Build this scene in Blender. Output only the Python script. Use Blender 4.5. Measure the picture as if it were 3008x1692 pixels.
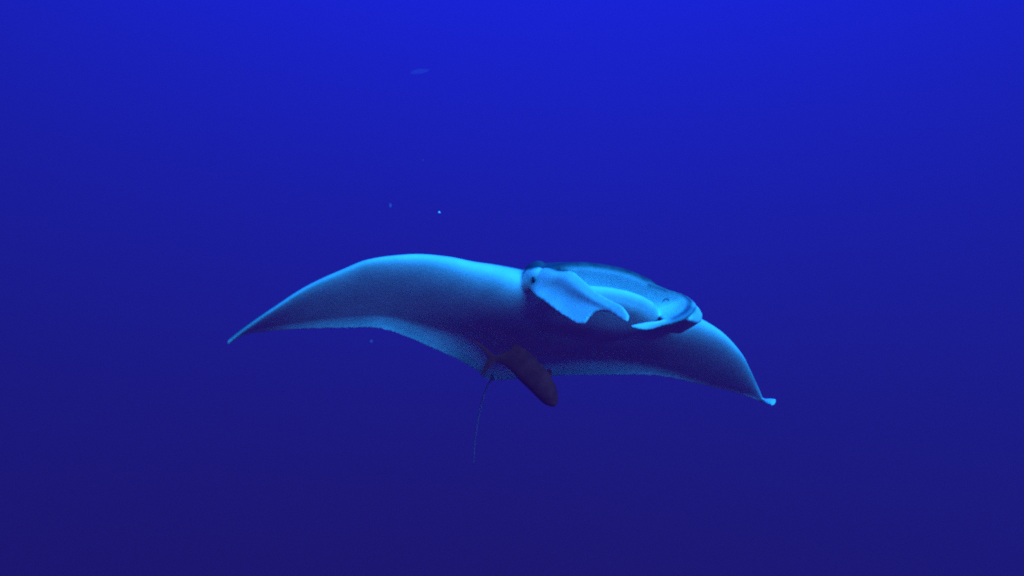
import bpy, bmesh, math, random
import numpy as np
from mathutils import Matrix, Vector, kdtree, noise as mnoise

for o in list(bpy.data.objects): bpy.data.objects.remove(o)
scn = bpy.context.scene
COL = scn.collection

# ------------------------------------------------------------------ camera
HFOV = math.radians(55.0)
cd = bpy.data.cameras.new('camera'); cam = bpy.data.objects.new('camera', cd); COL.objects.link(cam)
cd.sensor_width = 36.0; cd.angle = HFOV; cd.clip_start = 0.05; cd.clip_end = 500
cam.location = (0, 0, 0); cam.rotation_euler = (math.radians(90), 0, 0)
scn.camera = cam
FPX = 1504 / math.tan(HFOV / 2)
def ray(px, py): return np.array(((px - 1504) / FPX, 1.0, -(py - 846) / FPX))
def at(px, py, d): return ray(px, py) * d

# ------------------------------------------------------------------ light of the open sea, far below the surface
# radiance of the water column: grows towards the surface, channel by channel
W_COL = (0.0066, 0.0026, 0.0196); W_K = (-0.4, 1.5, 4.1); W_AXIS = (0.04, 0.42, 0.91)
wd = bpy.data.worlds.new('World'); scn.world = wd; wd.use_nodes = True
nt = wd.node_tree; nt.nodes.clear()
out = nt.nodes.new('ShaderNodeOutputWorld'); bg = nt.nodes.new('ShaderNodeBackground')
tc = nt.nodes.new('ShaderNodeTexCoord')
dot = nt.nodes.new('ShaderNodeVectorMath'); dot.operation = 'DOT_PRODUCT'
dot.inputs[1].default_value = Vector(W_AXIS).normalized()
comb = nt.nodes.new('ShaderNodeCombineColor')
nt.links.new(tc.outputs['Generated'], dot.inputs[0])
for i in range(3):
    mul = nt.nodes.new('ShaderNodeMath'); mul.operation = 'MULTIPLY'; mul.inputs[1].default_value = W_K[i]
    ex = nt.nodes.new('ShaderNodeMath'); ex.operation = 'EXPONENT'
    sc_ = nt.nodes.new('ShaderNodeMath'); sc_.operation = 'MULTIPLY'; sc_.inputs[1].default_value = W_COL[i]
    nt.links.new(dot.outputs['Value'], mul.inputs[0]); nt.links.new(mul.outputs[0], ex.inputs[0])
    nt.links.new(ex.outputs[0], sc_.inputs[0]); nt.links.new(sc_.outputs[0], comb.inputs[i])
nt.links.new(comb.outputs[0], bg.inputs['Color']); bg.inputs['Strength'].default_value = 1.0
nt.links.new(bg.outputs[0], out.inputs['Surface'])

SUN_DIR = Vector((0.47, -0.68, 0.62)).normalized()      # towards the sun
sd = bpy.data.lights.new('sun', 'SUN'); sun = bpy.data.objects.new('sun', sd); COL.objects.link(sun)
sd.energy = 5.0; sd.angle = math.radians(50); sd.color = (0.011, 0.35, 1.0)   # what the water has left of daylight
sun.rotation_euler = SUN_DIR.to_track_quat('Z', 'Y').to_euler()
sun.location = SUN_DIR * 20

vs = scn.view_settings
vs.view_transform = 'Standard'; vs.look = 'None'; vs.gamma = 1.0; vs.exposure = 1.85; vs.use_curve_mapping = False
scn.render.engine = 'CYCLES'
scn.cycles.use_denoising = False
scn.render.dither_intensity = 2.0
scn.cycles.filter_width = 2.0
scn.cycles.volume_bounces = 1
scn.cycles.max_bounces = 6; scn.cycles.diffuse_bounces = 3

# ------------------------------------------------------------------ materials
def principled(name, rough=0.55, spec=0.15):
    m = bpy.data.materials.new(name); m.use_nodes = True
    b = m.node_tree.nodes['Principled BSDF']
    b.inputs['Roughness'].default_value = rough
    b.inputs['Specular IOR Level'].default_value = spec
    return m, m.node_tree, b
def noise_mix(t, scale, c0, c1, lo=0.35, hi=0.65, detail=5):
    tcn = t.nodes.new('ShaderNodeTexCoord'); n = t.nodes.new('ShaderNodeTexNoise')
    n.inputs['Scale'].default_value = scale; n.inputs['Detail'].default_value = detail
    r = t.nodes.new('ShaderNodeValToRGB')
    r.color_ramp.elements[0].position = lo; r.color_ramp.elements[1].position = hi
    r.color_ramp.elements[0].color = (*c0, 1); r.color_ramp.elements[1].color = (*c1, 1)
    t.links.new(tcn.outputs['Object'], n.inputs['Vector']); t.links.new(n.outputs['Fac'], r.inputs['Fac'])
    return r.outputs['Color'], n

def skin_material():
    m, t, b = principled('manta_skin', 0.6, 0.12)
    light, _ = noise_mix(t, 9.0, (0.66, 0.67, 0.66), (0.78, 0.78, 0.76))
    dark, _ = noise_mix(t, 14.0, (0.045, 0.045, 0.055), (0.095, 0.09, 0.10))
    at_ = t.nodes.new('ShaderNodeAttribute'); at_.attribute_name = 'dorsal'
    mix = t.nodes.new('ShaderNodeMix'); mix.data_type = 'RGBA'
    t.links.new(at_.outputs['Fac'], mix.inputs['Factor'])
    t.links.new(light, mix.inputs['A']); t.links.new(dark, mix.inputs['B'])
    t.links.new(mix.outputs['Result'], b.inputs['Base Color'])
    nn = t.nodes.new('ShaderNodeTexNoise'); nn.inputs['Scale'].default_value = 60; nn.inputs['Detail'].default_value = 4
    tcn = t.nodes.new('ShaderNodeTexCoord'); t.links.new(tcn.outputs['Object'], nn.inputs['Vector'])
    bp = t.nodes.new('ShaderNodeBump'); bp.inputs['Strength'].default_value = 0.12; bp.inputs['Distance'].default_value = 0.01
    t.links.new(nn.outputs['Fac'], bp.inputs['Height']); t.links.new(bp.outputs['Normal'], b.inputs['Normal'])
    return m
def plain_material(name, c0, c1, scale=20, rough=0.5, spec=0.15):
    m, t, b = principled(name, rough, spec)
    c, _ = noise_mix(t, scale, c0, c1); t.links.new(c, b.inputs['Base Color'])
    return m
M_SKIN = skin_material()
M_EYE = plain_material('eye_black', (0.004, 0.004, 0.005), (0.012, 0.01, 0.012), 80, 0.25, 0.3)
M_TAIL = plain_material('tail_skin', (0.42, 0.42, 0.42), (0.62, 0.62, 0.62), 30)
M_FISH = plain_material('dark_fish_skin', (0.42, 0.012, 0.010), (0.56, 0.020, 0.015), 25, 0.8, 0.0)
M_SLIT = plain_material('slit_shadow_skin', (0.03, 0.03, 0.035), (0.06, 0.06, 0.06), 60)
M_SNOW = plain_material('marine_snow', (0.55, 0.55, 0.55), (0.85, 0.85, 0.85), 200)

# ------------------------------------------------------------------ mesh helpers
def mesh_obj(name, verts, faces, mat, parent=None, smooth=True):
    me = bpy.data.meshes.new(name); me.from_pydata([tuple(map(float, v)) for v in verts], [], faces); me.update()
    bm = bmesh.new(); bm.from_mesh(me); bmesh.ops.recalc_face_normals(bm, faces=bm.faces); bm.to_mesh(me); bm.free()
    o = bpy.data.objects.new(name, me); COL.objects.link(o)
    if mat: me.materials.append(mat)
    if smooth: me.polygons.foreach_set('use_smooth', [True] * len(me.polygons))
    o.parent = parent
    return o
def cr(P, n):
    """Catmull-Rom through the rows of P, n steps for each span."""
    P = np.asarray(P, float); Q = np.vstack([2 * P[0] - P[1], P, 2 * P[-1] - P[-2]])
    res = []
    for i in range(1, len(Q) - 2):
        p0, p1, p2, p3 = Q[i - 1], Q[i], Q[i + 1], Q[i + 2]
        for k in range(n):
            t = k / n
            res.append(.5 * (2 * p1 + (p2 - p0) * t + (2 * p0 - 5 * p1 + 4 * p2 - p3) * t * t + (3 * p1 - p0 - 3 * p2 + p3) * t ** 3))
    res.append(P[-1]); return np.array(res)
def resample(P, n):
    P = np.asarray(P, float); d = np.r_[0, np.cumsum(np.linalg.norm(np.diff(P, axis=0), axis=1))]
    q = np.linspace(0, d[-1], n)
    return np.stack([np.interp(q, d, P[:, k]) for k in range(P.shape[1])], 1)
def unit(v):
    l = np.linalg.norm(v, axis=-1, keepdims=True); return v / np.where(l < 1e-9, 1, l)

class Soup:
    """closed shells collected for one continuous skin, with a pigment value for each vertex"""
    def __init__(s): s.v = []; s.f = []; s.p = []
    def add(s, V, Fc, pig):
        o = len(s.v); s.v += [tuple(map(float, q)) for q in V]; s.f += [tuple(i + o for i in f) for f in Fc]
        s.p += list(np.broadcast_to(np.asarray(pig, float), (len(V),)))
    def tube_grid(s, G, pig):
        """G[row][ring] closed rings, capped at both ends"""
        G = np.asarray(G); R, N = G.shape[:2]
        V = G.reshape(-1, 3); Fc = []
        for i in range(R - 1):
            for j in range(N):
                k = (j + 1) % N; Fc.append((i * N + j, i * N + k, (i + 1) * N + k, (i + 1) * N + j))
        V = np.vstack([V, G[0].mean(0), G[-1].mean(0)]); c0, c1 = R * N, R * N + 1
        for j in range(N):
            k = (j + 1) % N; Fc.append((c0, k, j)); Fc.append((c1, (R - 1) * N + j, (R - 1) * N + k))
        pig = np.r_[np.asarray(pig).reshape(-1), np.mean(pig[0]), np.mean(pig[-1])]
        s.add(V, Fc, pig)
    def sheet(s, G, th, pig_a, pig_b):
        """G[i][j] a surface grid, thickened; th scalar or grid"""
        G = np.asarray(G, float); R, N = G.shape[:2]
        n = unit(np.cross(np.gradient(G, axis=0), np.gradient(G, axis=1)))
        t = np.broadcast_to(np.asarray(th, float), (R, N))[..., None] / 2
        A, B = (G + n * t).reshape(-1, 3), (G - n * t).reshape(-1, 3); K = R * N; Fc = []
        ix = lambda i, j: i * N + j
        for i in range(R - 1):
            for j in range(N - 1):
                q = (ix(i, j), ix(i + 1, j), ix(i + 1, j + 1), ix(i, j + 1))
                Fc.append(q); Fc.append(tuple(K + x for x in reversed(q)))
        rim = [ix(0, j) for j in range(N)] + [ix(i, N - 1) for i in range(1, R)] + [ix(R - 1, j) for j in range(N - 2, -1, -1)] + [ix(i, 0) for i in range(R - 2, 0, -1)]
        for a, b in zip(rim, rim[1:] + rim[:1]): Fc.append((a, b, K + b, K + a))
        pa = np.broadcast_to(np.asarray(pig_a, float), (R, N)).reshape(-1); pb = np.broadcast_to(np.asarray(pig_b, float), (R, N)).reshape(-1)
        s.add(np.vstack([A, B]), Fc, np.r_[pa, pb])
    def ball(s, c, r, pig, squash=(1, 1, 1)):
        bm = bmesh.new(); bmesh.ops.create_icosphere(bm, subdivisions=3, radius=1)
        V = [np.array(c) + r * np.array(v.co) * np.array(squash) for v in bm.verts]; Fc = [tuple(x.index for x in f.verts) for f in bm.faces]; bm.free()
        s.add(V, Fc, [pig(v) for v in V] if callable(pig) else pig)
    def skin(s, name, voxel, smooth_it, mat, parent, attr=None):
        tmp = mesh_obj(name + '_tmp', s.v, s.f, None)
        r = tmp.modifiers.new('r', 'REMESH'); r.mode = 'VOXEL'; r.voxel_size = voxel; r.use_smooth_shade = True
        sm = tmp.modifiers.new('s', 'SMOOTH'); sm.factor = .5; sm.iterations = smooth_it
        dg = bpy.context.evaluated_depsgraph_get(); me = bpy.data.meshes.new_from_object(tmp.evaluated_get(dg))
        bpy.data.objects.remove(tmp)
        o = bpy.data.objects.new(name, me); me.name = name; COL.objects.link(o); o.parent = parent
        me.materials.clear(); me.materials.append(mat)
        me.polygons.foreach_set('use_smooth', [True] * len(me.polygons))
        if attr:
            kd = kdtree.KDTree(len(s.v))
            for i, v in enumerate(s.v): kd.insert(v, i)
            kd.balance(); vals = []
            for v in me.vertices:
                num = den = 0
                for co, i, d in kd.find_n(v.co, 3):
                    w = 1 / (d + .002); num += w * s.p[i]; den += w
                vals.append(num / den)
            a = me.attributes.new(attr, 'FLOAT', 'POINT'); a.data.foreach_set('value', vals)
        return o

# ------------------------------------------------------------------ the manta's frame: a forward, b starboard, c dorsal
fw = unit(np.array((.53, -.754, .387))); zz = np.array((0, 0, 1.))
u0 = unit(zz - zz.dot(fw) * fw); s0 = np.cross(fw, u0); roll = math.radians(13)
sb = s0 * math.cos(roll) + u0 * math.sin(roll); up = u0 * math.cos(roll) - s0 * math.sin(roll)
ORG = at(1640, 960, 4.8)
MB = np.stack([fw, sb, up])
def loc(abc):                      # (a, b, c) -> object space of the manta (x forward, y port, z dorsal)
    p = np.asarray(abc, float).copy(); p[..., 1] *= -1; return p
def on_b(px, py, b):               # where a sight line crosses the plane b = const of the manta
    r = MB @ ray(px, py); o = -MB @ ORG; return o + (b - o[1]) / r[1] * r
def at_depth(px, py, d): return MB @ (at(px, py, d) - ORG)

manta = bpy.data.objects.new('manta_ray', None); COL.objects.link(manta)
R3 = np.stack([fw, -sb, up], 1)
manta.matrix_world = Matrix([[*R3[i], ORG[i]] for i in range(3)] + [[0, 0, 0, 1]])
manta['label'] = 'large manta ray gliding with its wings spread and its wide mouth open'
manta['category'] = 'manta ray'

S = Soup()
# ---- wings and trunk: LE(a,b,c) TE(a,b,c) thickness camber
rows = [
 (-.300, 1.515, -.265, -.312, 1.510, -.270, .014, .000, .000),
 (-.200, 1.460, -.220, -.365, 1.440, -.195, .022, .002, .000),
 (-.100, 1.390, -.165, -.430, 1.355, -.135, .032, .002, .000),
 (-.005, 1.285, -.080, -.405, 1.240, -.110, .045, .002, .004),
 (.085, 1.160, -.010, -.385, 1.130, -.090, .058, .003, .010),
 (.165, 1.070, .025, -.330, .990, -.080, .070, .006, .020),
 (.250, .910, .045, -.245, .840, -.085, .092, .008, .032),
 (.285, .760, .050, -.270, .690, -.088, .118, .006, .046),
 (.290, .630, .050, -.320, .550, -.090, .142, .006, .062),
 (.300, .530, .050, -.365, .440, -.088, .168, .008, .082),
 (.300, .400, .050, -.425, .320, -.084, .205, .002, .125),
 (.320, .200, .030, -.530, .150, -.075, .265, .000, .145),
 (.340, .000, .020, -.660, .000, -.055, .290, .000, .150),
 (.320, -.200, .030, -.520, -.170, -.062, .265, .000, .140),
 (.300, -.400, .040, -.420, -.330, -.052, .205, .002, .115),
 (.325, -.550, .035, -.345, -.480, -.050, .165, .006, .085),
 (.333, -.636, .030, -.260, -.630, -.050, .138, .008, .050),
 (.275, -.840, .020, -.215, -.800, -.040, .102, .006, .022),
 (.150, -1.08, .005, -.235, -1.05, -.026, .070, .004, .006),
 (.030, -1.25, .000, -.255, -1.22, -.018, .052, .002, .000),
 (-.110, -1.436, .000, -.275, -1.42, -.012, .036, .002, .000),
 (-.220, -1.58, .000, -.290, -1.57, -.018, .026, .004, .000),
 (-.345, -1.738, .000, -.350, -1.73, -.005, .014, .000, .000)]
RW = cr(rows, 8)
xs = 0.5 - 0.5 * np.cos(np.linspace(0, math.pi, 30))
yt = 5 * (.2969 * np.sqrt(xs) - .126 * xs - .3516 * xs ** 2 + .2843 * xs ** 3 - .1036 * xs ** 4)
span_t = np.gradient((RW[:, 0:3] + RW[:, 3:6]) / 2, axis=0)
G = []; PG = []
for i, r in enumerate(RW):
    L, T, th, cb, rx = r[0:3], r[3:6], r[6], r[7], r[8]
    x0 = .76 + .10 * min(1, abs(L[1]) / .9); flick = np.clip((xs - x0) / (1 - x0), 0, 1) ** 1.4
    ch = T - L; n = unit(np.cross(ch, span_t[i])); n = n if n[2] > 0 else -n
    n = unit(n * .8 + np.array((0, 0, .2)))
    mean = L + xs[:, None] * ch + n * (cb * 4 * xs * (1 - xs) + rx * (xs - flick))[:, None]   # the trailing edge flicks down
    h = np.maximum(yt * th, np.where((xs > .02), .0065, 0))[:, None]
    top = mean + n * h; bot = mean - n * h
    ring = np.vstack([top, bot[::-1][1:-1]])
    G.append(loc(ring))
    lip = np.clip((xs - .012) / .03, 0, 1)            # dark back, its edge just above the leading edge
    tipw = np.clip((abs(L[1]) - .95) / .45, 0, 1)           # dark margin wraps the edge towards the tips, painted to dim the light there
    under = .6 * tipw * np.clip((.07 - xs) / .06, 0, 1)
    PG.append(np.r_[np.maximum(lip, under), under[::-1][1:-1]])
S.tube_grid(G, PG)

# ---- head with the open mouth
def head_row(b):
    b_ = b; b = b * 1.1; s_ = abs(b)                     # tables are for a slightly wider head
    au = np.interp(s_, [0, .1, .2, .28, .34, .39], [.535, .525, .505, .478, .445, .41])
    cu = np.interp(s_, [0, .2, .3, .39], [.070, .068, .060, .035])
    bl = abs(b - .02)
    al = np.interp(bl, [0, .1, .2, .28, .33, .39], [.565, .555, .525, .465, .425, .40])
    cl = np.interp(bl, [0, .2, .3, .36, .39], [-.055, -.055, -.045, -.02, .0])
    deep = np.interp(s_, [0, .22, .33, .37, .4], [.17, .15, .08, .03, .015])
    tp = np.interp(s_, [0, .2, .34, .39], [.155, .15, .125, .075])
    bt = np.interp(s_, [0, .2, .34, .39], [-.15, -.14, -.085, -.03])
    cm = (cu + cl) / 2
    P = [(.02, bt * .4), (.20, bt * .8), (.34, bt + .012), (al - .07, cl - .062), (al - .018, cl - .034), (al, cl - .008), (al - .012, cl + .012), (al - .045, cl + .006),
         (al - deep * .6, cl - .004), (al - deep, cl - .002), (au - deep, cl + .018), (au - deep * .6, cm + .008), (au - .05, cu - .034), (au - .018, cu - .022),
         (au - .002, cu - .006), (au - .004, cu + .010), (au - .04, cu + .030), (.34, tp - .005), (.20, tp + .008), (.02, tp)]
    return np.array([(p[0], b_, p[1]) for p in P])
hb = np.concatenate([np.linspace(.358, .30, 6), np.linspace(.285, -.285, 32), np.linspace(-.30, -.358, 6)])
G = []; PG = []
for b in hb:
    ring = head_row(b); ring = cr(np.vstack([ring, ring[:1]]), 5)[:-1]
    if abs(b) > .335:                                   # round the cheeks off
        k = (abs(b) - .335) / .025; c = ring.mean(0); ring = c + (ring - c) * (1 - .22 * k ** 2)
    G.append(loc(ring)); n = len(ring)
    idx = np.arange(n) / 5
    pg = np.clip((idx - 13.2) / .8, 0, 1)
    if b > .2: pg = pg * 1.0
    PG.append(pg)
S.tube_grid(G, PG)
# ---- eye bulges and the brow over each eye
S.ball(loc((.315, .362, .033)), .055, lambda v: 1.0 if v[2] > .058 else 0.0, (1.6, .78, .98))
S.ball(loc((.335, -.375, .035)), .055, lambda v: 1.0 if v[2] > .062 else 0.0, (1.25, .8, 1.0))
S.ball(loc((.300, .335, .085)), .055, 1.0, (1.5, .7, .8))
S.ball(loc((.300, -.335, .085)), .055, 1.0, (1.5, .7, .8))

# ---- starboard cephalic fin: a paddle, notched at its end, turned inward
def pb(*q): return np.array([on_b(*p) for p in q])
FP0 = np.array((.38, .372, -.03)); FN = unit(np.array((.30, .94, .13)))       # the paddle's plane
def pf_(*q):
    o = -MB @ ORG; res = []
    for p in q:
        r = MB @ ray(*p); res.append(o + (FP0 - o).dot(FN) / r.dot(FN) * r)
    return np.array(res)
top = cr(pf_((1585, 792), (1612, 788), (1646, 799), (1682, 800), (1700, 812), (1750, 857), (1792, 882), (1829, 901), (1848, 928)), 8)
bot = cr(pf_((1548, 850), (1579, 876), (1597, 885), (1633, 912), (1658, 929), (1690, 949), (1708, 953)), 8)
tip = cr(pf_((1848, 928), (1841, 947), (1822, 936), (1797, 920), (1769, 914), (1744, 920), (1729, 935), (1719, 949), (1708, 953)), 8)
root = cr(pf_((1585, 792), (1566, 815), (1552, 835), (1548, 850)), 8)
root[:, 1] -= .02; top[:8, 1] -= np.linspace(.02, 0, 8); bot[:8, 1] -= np.linspace(.02, 0, 8)
def coons(top, bot, root, tip, nu, nv):
    top, bot, root, tip = resample(top, nu), resample(bot, nu), resample(root, nv), resample(tip, nv)
    U = np.linspace(0, 1, nu)[:, None, None]; V = np.linspace(0, 1, nv)[None, :, None]
    return ((1 - V) * top[:, None] + V * bot[:, None] + (1 - U) * root[None] + U * tip[None]
            - ((1 - U) * (1 - V) * top[0] + U * (1 - V) * top[-1] + (1 - U) * V * bot[0] + U * V * bot[-1]))
Gf = coons(top, bot, root, tip, 44, 28)
nu_, nv_ = Gf.shape[:2]
U, V = np.meshgrid(np.linspace(0, 1, nu_), np.linspace(0, 1, nv_), indexing='ij')
nrm = unit(np.cross(np.gradient(Gf, axis=0), np.gradient(Gf, axis=1)))
nrm = nrm * np.sign(nrm[..., 1:2] + 1e-9)              # towards starboard
belly = .009 * np.sin(2 * math.pi * V ** .9) * np.clip(U / .3, 0, 1) * np.clip((1 - U) / .45, 0, 1) ** .8
Gf = Gf + nrm * belly[..., None]
th = .016 + .026 * np.clip(1 - U * 1.6, 0, 1) * np.sin(math.pi * V) ** .5
edge = np.clip((V - .95) / .05, 0, 1) * np.clip((.45 - U) / .2, 0, 1) * .8
dk = np.clip((.06 - V) / .05, 0, 1) * np.clip((.30 - U) / .1, 0, 1)
S.sheet(loc(Gf), th, np.maximum(edge, dk), np.maximum(edge, dk))

# ---- port cephalic fin: curled across the front of the mouth, its rim folded back
inner = cr(pb((1905, 836, -.16), (1950, 851, -.25), (1985, 863, -.31), (2008, 874, -.345), (2021, 890, -.345), (2012, 913, -.30), (1981, 934, -.18), (1948, 942, -.10), (1903, 950, -.02), (1853, 959, .05)), 8)
outer = cr(pb((1908, 829, -.165), (1956, 848, -.26), (1998, 864, -.34), (2026, 879, -.385), (2043, 900, -.385), (2026, 928, -.28), (1987, 946, -.17), (1931, 962, -.08), (1889, 970, .00), (1856, 962, .05)), 8)
anch = cr(np.array([(.43, -.16, .045), (.415, -.20, .038), (.405, -.235, .025), (.40, -.25, .008), (.40, -.255, -.015), (.405, -.26, -.042), (.43, -.275, -.062), *(pb((1945, 941, -.11), (1901, 949, -.025), (1852, 958, .05)))]), 8)
n_ = len(inner); Gs = []
for k in range(n_):
    a, i, o = anch[k], inner[k], outer[k]
    mid = a + (i - a) * .5 + np.array((.0, -.018, 0)) * min(1, 2 * (1 - k / n_))
    c = cr(np.array([a, mid, i]), 6)
    Gs.append(np.vstack([c, [i + (o - i) * t for t in (.25, .5, .75, 1.0)]]))
Gs = np.array(Gs); m_ = Gs.shape[1]
pig = np.zeros((n_, m_)); kk = np.linspace(0, 1, n_)[:, None]
fade = np.clip((.80 - kk[:, 0]) / .12, 0, 1)
pig[:, 12] = .75 * fade; pig[:, 13] = fade; pig[:, 14] = .85 * fade; pig[:, 15] = .5 * fade; pig[:, 16] = 1.0
S.sheet(loc(Gs), .013, pig, pig)
# its thick root at the side of the head
hp = loc(np.vstack([pb((2040, 888, -.38), (2055, 903, -.44), (2068, 925, -.49), (2065, 942, -.485), (2050, 950, -.43), (2022, 940, -.30), (2036, 900, -.35)),
                    np.array([(.30, -.52, .03), (.30, -.50, -.06), (.30, -.34, .05), (.32, -.34, -.08), (.42, -.36, -.05)])]))
bm = bmesh.new()
for p in hp: bm.verts.new(p)
bmesh.ops.convex_hull(bm, input=bm.verts); bmesh.ops.delete(bm, geom=[v for v in bm.verts if not v.link_faces], context='VERTS')
bmesh.ops.triangulate(bm, faces=bm.faces); bmesh.ops.subdivide_edges(bm, edges=bm.edges, cuts=4, use_grid_fill=True)
bmesh.ops.smooth_vert(bm, verts=bm.verts, factor=.5, use_axis_x=True, use_axis_y=True, use_axis_z=True); bm.verts.index_update()
S.add([np.array(v.co) for v in bm.verts], [tuple(x.index for x in f.verts) for f in bm.faces], 0.0); bm.free()


# ---- curled port wing tip, small dorsal fin, pelvic lobes
t0 = at_depth(2236, 1172, 5.86); 
Gt = np.array([[at_depth(2234, 1168, 5.86), at_depth(2250, 1173, 5.84), at_depth(2265, 1173, 5.83), at_depth(2278, 1174, 5.83)],
               [at_depth(2240, 1177, 5.85), at_depth(2252, 1180, 5.81), at_depth(2266, 1181, 5.79), at_depth(2279, 1181, 5.80)],
               [at_depth(2246, 1183, 5.84), at_depth(2255, 1188, 5.78), at_depth(2266, 1190, 5.75), at_depth(2275, 1189, 5.77)]])
S.sheet(loc(Gt), .013, 0.0, 0.0)
df = np.array([[(-.46 - .05 * i, 0, .02 + .03 * j * (1.2 - abs(i - 1.3) * .5)) for j in range(3)] for i in range(4)])
S.sheet(loc(df), .014, 1.0, 1.0)
body = S.skin('body', .0052, 6, M_SKIN, manta, 'dorsal')

# ---- eyes, nostril, tail
from mathutils.bvhtree import BVHTree
BV = BVHTree.FromPolygons([v.co for v in body.data.vertices], [tuple(p.vertices) for p in body.data.polygons])
MI = manta.matrix_world.inverted()
def hit(px, py):                   # first point of the skin on a sight line, in the manta's space
    o = MI @ Vector((0, 0, 0)); d = (MI.to_3x3() @ Vector(ray(px, py))).normalized()
    p, n, i, dist = BV.ray_cast(o, d); return (np.array(p), np.array(n)) if p else (None, None)
def ellipsoid(name, c, r, squash, mat, parent, sub=3):
    bm = bmesh.new(); bmesh.ops.create_icosphere(bm, subdivisions=sub, radius=r)
    V = [np.array(v.co) * squash + c for v in bm.verts]; Fc = [tuple(x.index for x in f.verts) for f in bm.faces]; bm.free()
    return mesh_obj(name, V, Fc, mat, parent)
# skin markings: dusky ring about the eye, dark wedge between brow and lip; crease behind the eye darkened by a painted line
marks = [((1566, 824), .034, .50, (1, 1, 1)), ((1560, 842), .030, .35, (1, 1, 1)), ((1548, 812), .020, .35, (1, 1, 1)), ((1640, 791), .026, 1.0, (1, 1, 1)), ((1656, 797), .020, .9, (1, 1, 1))]
lines = [((1543, 789), (1539, 797), (1536, 806), (1534, 816))]
co = np.empty(len(body.data.vertices) * 3); body.data.vertices.foreach_get('co', co); co = co.reshape(-1, 3)
dv = np.empty(len(co)); body.data.attributes['dorsal'].data.foreach_get('value', dv)
for (x, y), r_, v_, _ in marks:
    p, n = hit(x, y)
    if p is not None: dv = np.maximum(dv, v_ * np.clip(1.4 - np.linalg.norm(co - p, axis=1) / r_, 0, 1) ** 1.3)
for ln in lines:
    P = [hit(*q)[0] for q in ln]; P = cr(np.array([p for p in P if p is not None]), 6)
    for k, p in enumerate(P): dv = np.maximum(dv, np.clip(1.6 - np.linalg.norm(co - p, axis=1) / .007, 0, 1) * (1 - .5 * k / len(P)))
ed = np.empty(len(body.data.edges) * 2, int); body.data.edges.foreach_get('vertices', ed); ed = ed.reshape(-1, 2)
dg_ = np.bincount(ed.ravel(), minlength=len(dv)).clip(1)
for _ in range(3):
    acc = np.bincount(ed[:, 0], dv[ed[:, 1]], len(dv)) + np.bincount(ed[:, 1], dv[ed[:, 0]], len(dv)); dv = .4 * dv + .6 * acc / dg_
body.data.attributes['dorsal'].data.foreach_set('value', np.clip(dv, 0, 1))
ellipsoid('eye', hit(1566, 820)[0] + np.array((0, .004, 0)), .016, (.62, .6, 1.0), M_EYE, manta)
ellipsoid('eye', loc((.36, -.418, .03)), .017, (.62, .6, 1.05), M_EYE, manta)
def tube(name, P, rad, mat, parent, ns=8):
    P = np.asarray(P, float); T = unit(np.gradient(P, axis=0)); V = []; Fc = []
    ref = np.array((0.3, .5, .8))
    for i, p in enumerate(P):
        x = unit(np.cross(T[i], ref)); y = np.cross(T[i], x); r = rad[i]
        V += [p + r * (math.cos(q) * x + math.sin(q) * y) for q in np.linspace(0, 2 * math.pi, ns, endpoint=False)]
    for i in range(len(P) - 1):
        for j in range(ns):
            k = (j + 1) % ns; Fc.append((i * ns + j, i * ns + k, (i + 1) * ns + k, (i + 1) * ns + j))
    Fc.append(tuple(range(ns))); Fc.append(tuple(range((len(P) - 1) * ns, len(P) * ns)))
    return mesh_obj(name, V, Fc, mat, parent)
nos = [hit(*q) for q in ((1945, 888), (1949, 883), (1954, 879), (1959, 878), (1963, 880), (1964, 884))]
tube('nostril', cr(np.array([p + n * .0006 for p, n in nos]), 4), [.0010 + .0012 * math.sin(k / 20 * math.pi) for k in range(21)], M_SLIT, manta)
tl = cr(np.array([(-.60, 0, -.05)] + [at_depth(*q) for q in ((1437, 1125, 5.32), (1420, 1165, 5.42), (1409, 1210, 5.52), (1400, 1260, 5.63), (1394, 1310, 5.75), (1391, 1365, 5.90))]), 8)
tube('tail', loc(tl), np.interp(np.linspace(0, 1, len(tl)), [0, .12, .3, 1], [.012, .0065, .005, .0018]), M_TAIL, manta)

# ------------------------------------------------------------------ the dark fish under the manta
FD = 4.45
fish = bpy.data.objects.new('fish', None); COL.objects.link(fish)
F0 = at(1455, 1052, FD)
e1 = np.array((178, 0, -140.)) / 226.5; e2 = np.array((140, 0, 178.)) / 226.5     # along the body, across it
yaw = math.radians(12); e3 = np.cross(e1, e2)
fe1 = e1 * math.cos(yaw) + np.array((0, -1, 0)) * math.sin(yaw); fe1 = unit(fe1)
fe2 = unit(e2 - e2.dot(fe1) * fe1); fe3 = np.cross(fe1, fe2)
RF = np.stack([fe1, fe2, fe3], 1)
fish.matrix_world = Matrix([[*RF[i], F0[i]] for i in range(3)] + [[0, 0, 0, 1]])
fish['label'] = 'dark reddish forked-tailed fish swimming nose-down beneath the belly of the manta'
fish['category'] = 'fish'
def fp(px, py):                    # sight line to the fish's own mid plane
    r = ray(px, py); t = F0.dot(fe3) / r.dot(fe3); p = r * t - F0; return np.array((p.dot(fe1), p.dot(fe2)))
upc = np.array([fp(*q) for q in ((1440, 1040), (1452, 1041), (1466, 1041), (1490, 1031), (1515, 1022), (1540, 1024), (1564, 1042), (1588, 1068), (1606, 1091), (1622, 1115), (1634, 1136), (1639, 1164), (1638, 1181), (1632, 1193))])
lwc = np.array([fp(*q) for q in ((1446, 1066), (1455, 1063), (1471, 1067), (1487, 1077), (1510, 1099), (1528, 1119), (1555, 1145), (1582, 1172), (1600, 1187), (1614, 1193), (1626, 1195), (1632, 1195))])
upc, lwc = resample(cr(upc, 6), 46), resample(cr(lwc, 6), 46)
FS = Soup(); G = []
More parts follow.
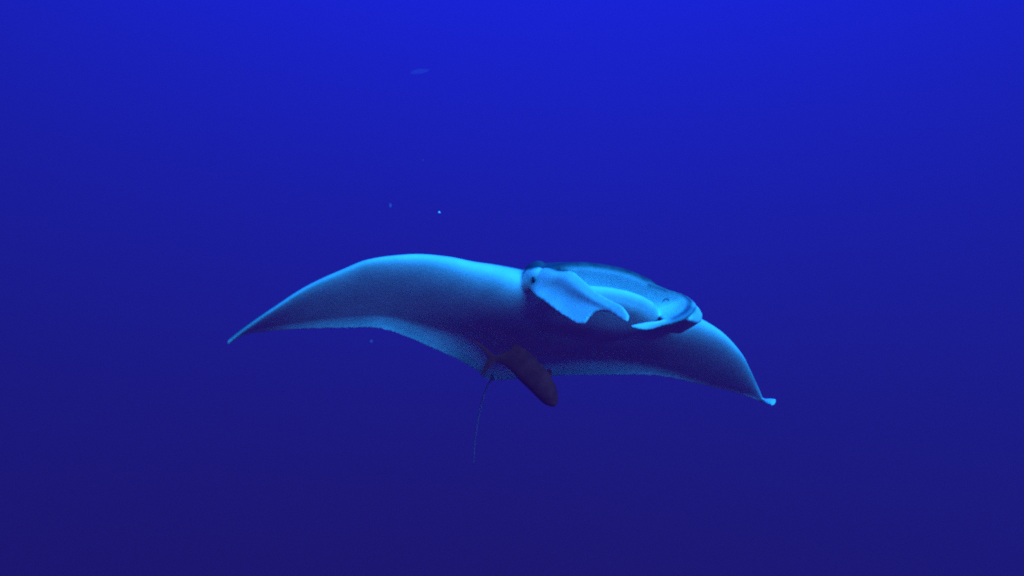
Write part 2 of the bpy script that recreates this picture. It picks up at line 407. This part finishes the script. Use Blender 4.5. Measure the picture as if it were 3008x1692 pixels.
for k in range(46):
    c = (upc[k] + lwc[k]) / 2; h = (upc[k] - lwc[k]) / 2; hl = np.linalg.norm(h)
    w = max(.004, hl * np.interp(k / 45, [0, .1, .5, .85, 1], [.35, .45, .55, .75, .9]))
    G.append([(*(c + h * math.cos(q)), w * math.sin(q)) for q in np.linspace(0, 2 * math.pi, 24, endpoint=False)])
FS.tube_grid(G, np.zeros((46, 24)))
def fin_sheet(A, B, th=.007, bend=0.0):
    A, B = resample(cr(np.array([fp(*q) for q in A]), 5), 20), resample(cr(np.array([fp(*q) for q in B]), 5), 20)
    g = np.array([[(*(A[i] + (B[i] - A[i]) * t), bend * (i / 19) ** 2) for t in np.linspace(0, 1, 6)] for i in range(20)])
    FS.sheet(g, th, 0, 0)
fin_sheet([(1458, 1046), (1440, 1034), (1424, 1018), (1402, 1004), (1379, 991)], [(1448, 1060), (1433, 1051), (1424, 1035), (1403, 1014), (1381, 995)], bend=.012)
fin_sheet([(1452, 1046), (1436, 1050), (1428, 1064), (1418, 1085), (1409, 1102)], [(1460, 1060), (1449, 1068), (1437, 1081), (1423, 1094), (1412, 1103)], bend=-.008)
fin_sheet([(1496, 1040), (1500, 1026), (1506, 1012)], [(1545, 1035), (1530, 1018), (1511, 1011)])
fin_sheet([(1596, 1094), (1605, 1088), (1617, 1082)], [(1618, 1112), (1619, 1102), (1622, 1092)], bend=.01)
fin_sheet([(1530, 1112), (1536, 1124), (1541, 1132)], [(1556, 1138), (1550, 1139), (1544, 1134)])
fbody = FS.skin('body', .0028, 4, M_FISH, fish)
q = fp(1617, 1158); ellipsoid('eye', (q[0], q[1], .019 if fe3[1] < 0 else -.019), .007, (1, 1, .8), M_EYE, fish, 2)

# ------------------------------------------------------------------ specks drifting in the water
def speck(px, py, d, rx, ry, label, seed, mat=M_SNOW, rot=0.0):
    rnd = random.Random(seed); s = d / FPX
    bm = bmesh.new(); bmesh.ops.create_icosphere(bm, subdivisions=2, radius=1)
    V = []
    for v in bm.verts:
        k = 1 + .35 * mnoise.noise(v.co * 1.7 + Vector((seed * 3.1, 0, 0)))
        x, y, z = v.co.x * rx * s * k, v.co.y * min(rx, ry) * s * k, v.co.z * ry * s * k
        V.append((x * math.cos(rot) - z * math.sin(rot), y, x * math.sin(rot) + z * math.cos(rot)))
    Fc = [tuple(w.index for w in f.verts) for f in bm.faces]; bm.free()
    o = mesh_obj('drifting_particle', V, Fc, mat); o.location = at(px, py, d)
    o['label'] = label; o['category'] = 'particle'; o['group'] = 'specks drifting in the open water'
    return o
speck(1290, 624, 1.6, 3.6, 3.4, 'tiny bright speck of marine snow above the arched wing of the manta', 3)

def faint(name, clear):
    m, t, b = principled(name, .9, 0.0); b.inputs['Base Color'].default_value = (.6, .6, .62, 1)
    tr = t.nodes.new('ShaderNodeBsdfTransparent'); mx = t.nodes.new('ShaderNodeMixShader'); mx.inputs[0].default_value = 1 - clear
    t.links.new(tr.outputs[0], mx.inputs[1]); t.links.new(b.outputs[0], mx.inputs[2])
    t.links.new(mx.outputs[0], t.nodes['Material Output'].inputs['Surface']); return m
M_FAINT = faint('faint_marine_snow', .93); M_WISP = faint('jelly_wisp', .972)
speck(1147, 603, 1.9, 4.0, 7.0, 'faint bluish speck beside the bright speck above the wing', 5, M_FAINT, .2)
speck(1243, 470, 1.5, 1.6, 1.6, 'pinprick of drifting matter in the plain water high over the wing', 7, M_FAINT)
speck(1091, 1002, 2.4, 4.0, 5.0, 'faint speck just below the trailing edge of the arched wing', 9, M_FAINT)
speck(1232, 210, 2.2, 30, 7.0, 'pale see-through wisp of plankton near the bright water at the top', 11, M_WISP, .15)

# ------------------------------------------------------------------ the water itself
def water():
    x0, x1, y0, y1, z0, z1 = -9, 9, -3, 12, -6, 6
    V = [(x, y, z) for z in (z0, z1) for y in (y0, y1) for x in (x0, x1)]
    Fc = [(0, 1, 3, 2), (4, 5, 7, 6), (0, 1, 5, 4), (2, 3, 7, 6), (0, 2, 6, 4), (1, 3, 7, 5)]
    m = bpy.data.materials.new('sea_water'); m.use_nodes = True; t = m.node_tree; t.nodes.clear()
    o = t.nodes.new('ShaderNodeOutputMaterial'); v = t.nodes.new('ShaderNodeVolumePrincipled')
    v.inputs['Color'].default_value = (0.10, 0.045, 0.255, 1); v.inputs['Density'].default_value = 0.06
    v.inputs['Anisotropy'].default_value = 0.3
    v.inputs['Absorption Color'].default_value = (0, 0, 0, 1)
    t.links.new(v.outputs[0], o.inputs['Volume'])
    ob = mesh_obj('haze', V, Fc, m, smooth=False)
    ob['kind'] = 'stuff'; ob['label'] = 'deep blue sea water fading everything far away'; ob['category'] = 'water'
water()
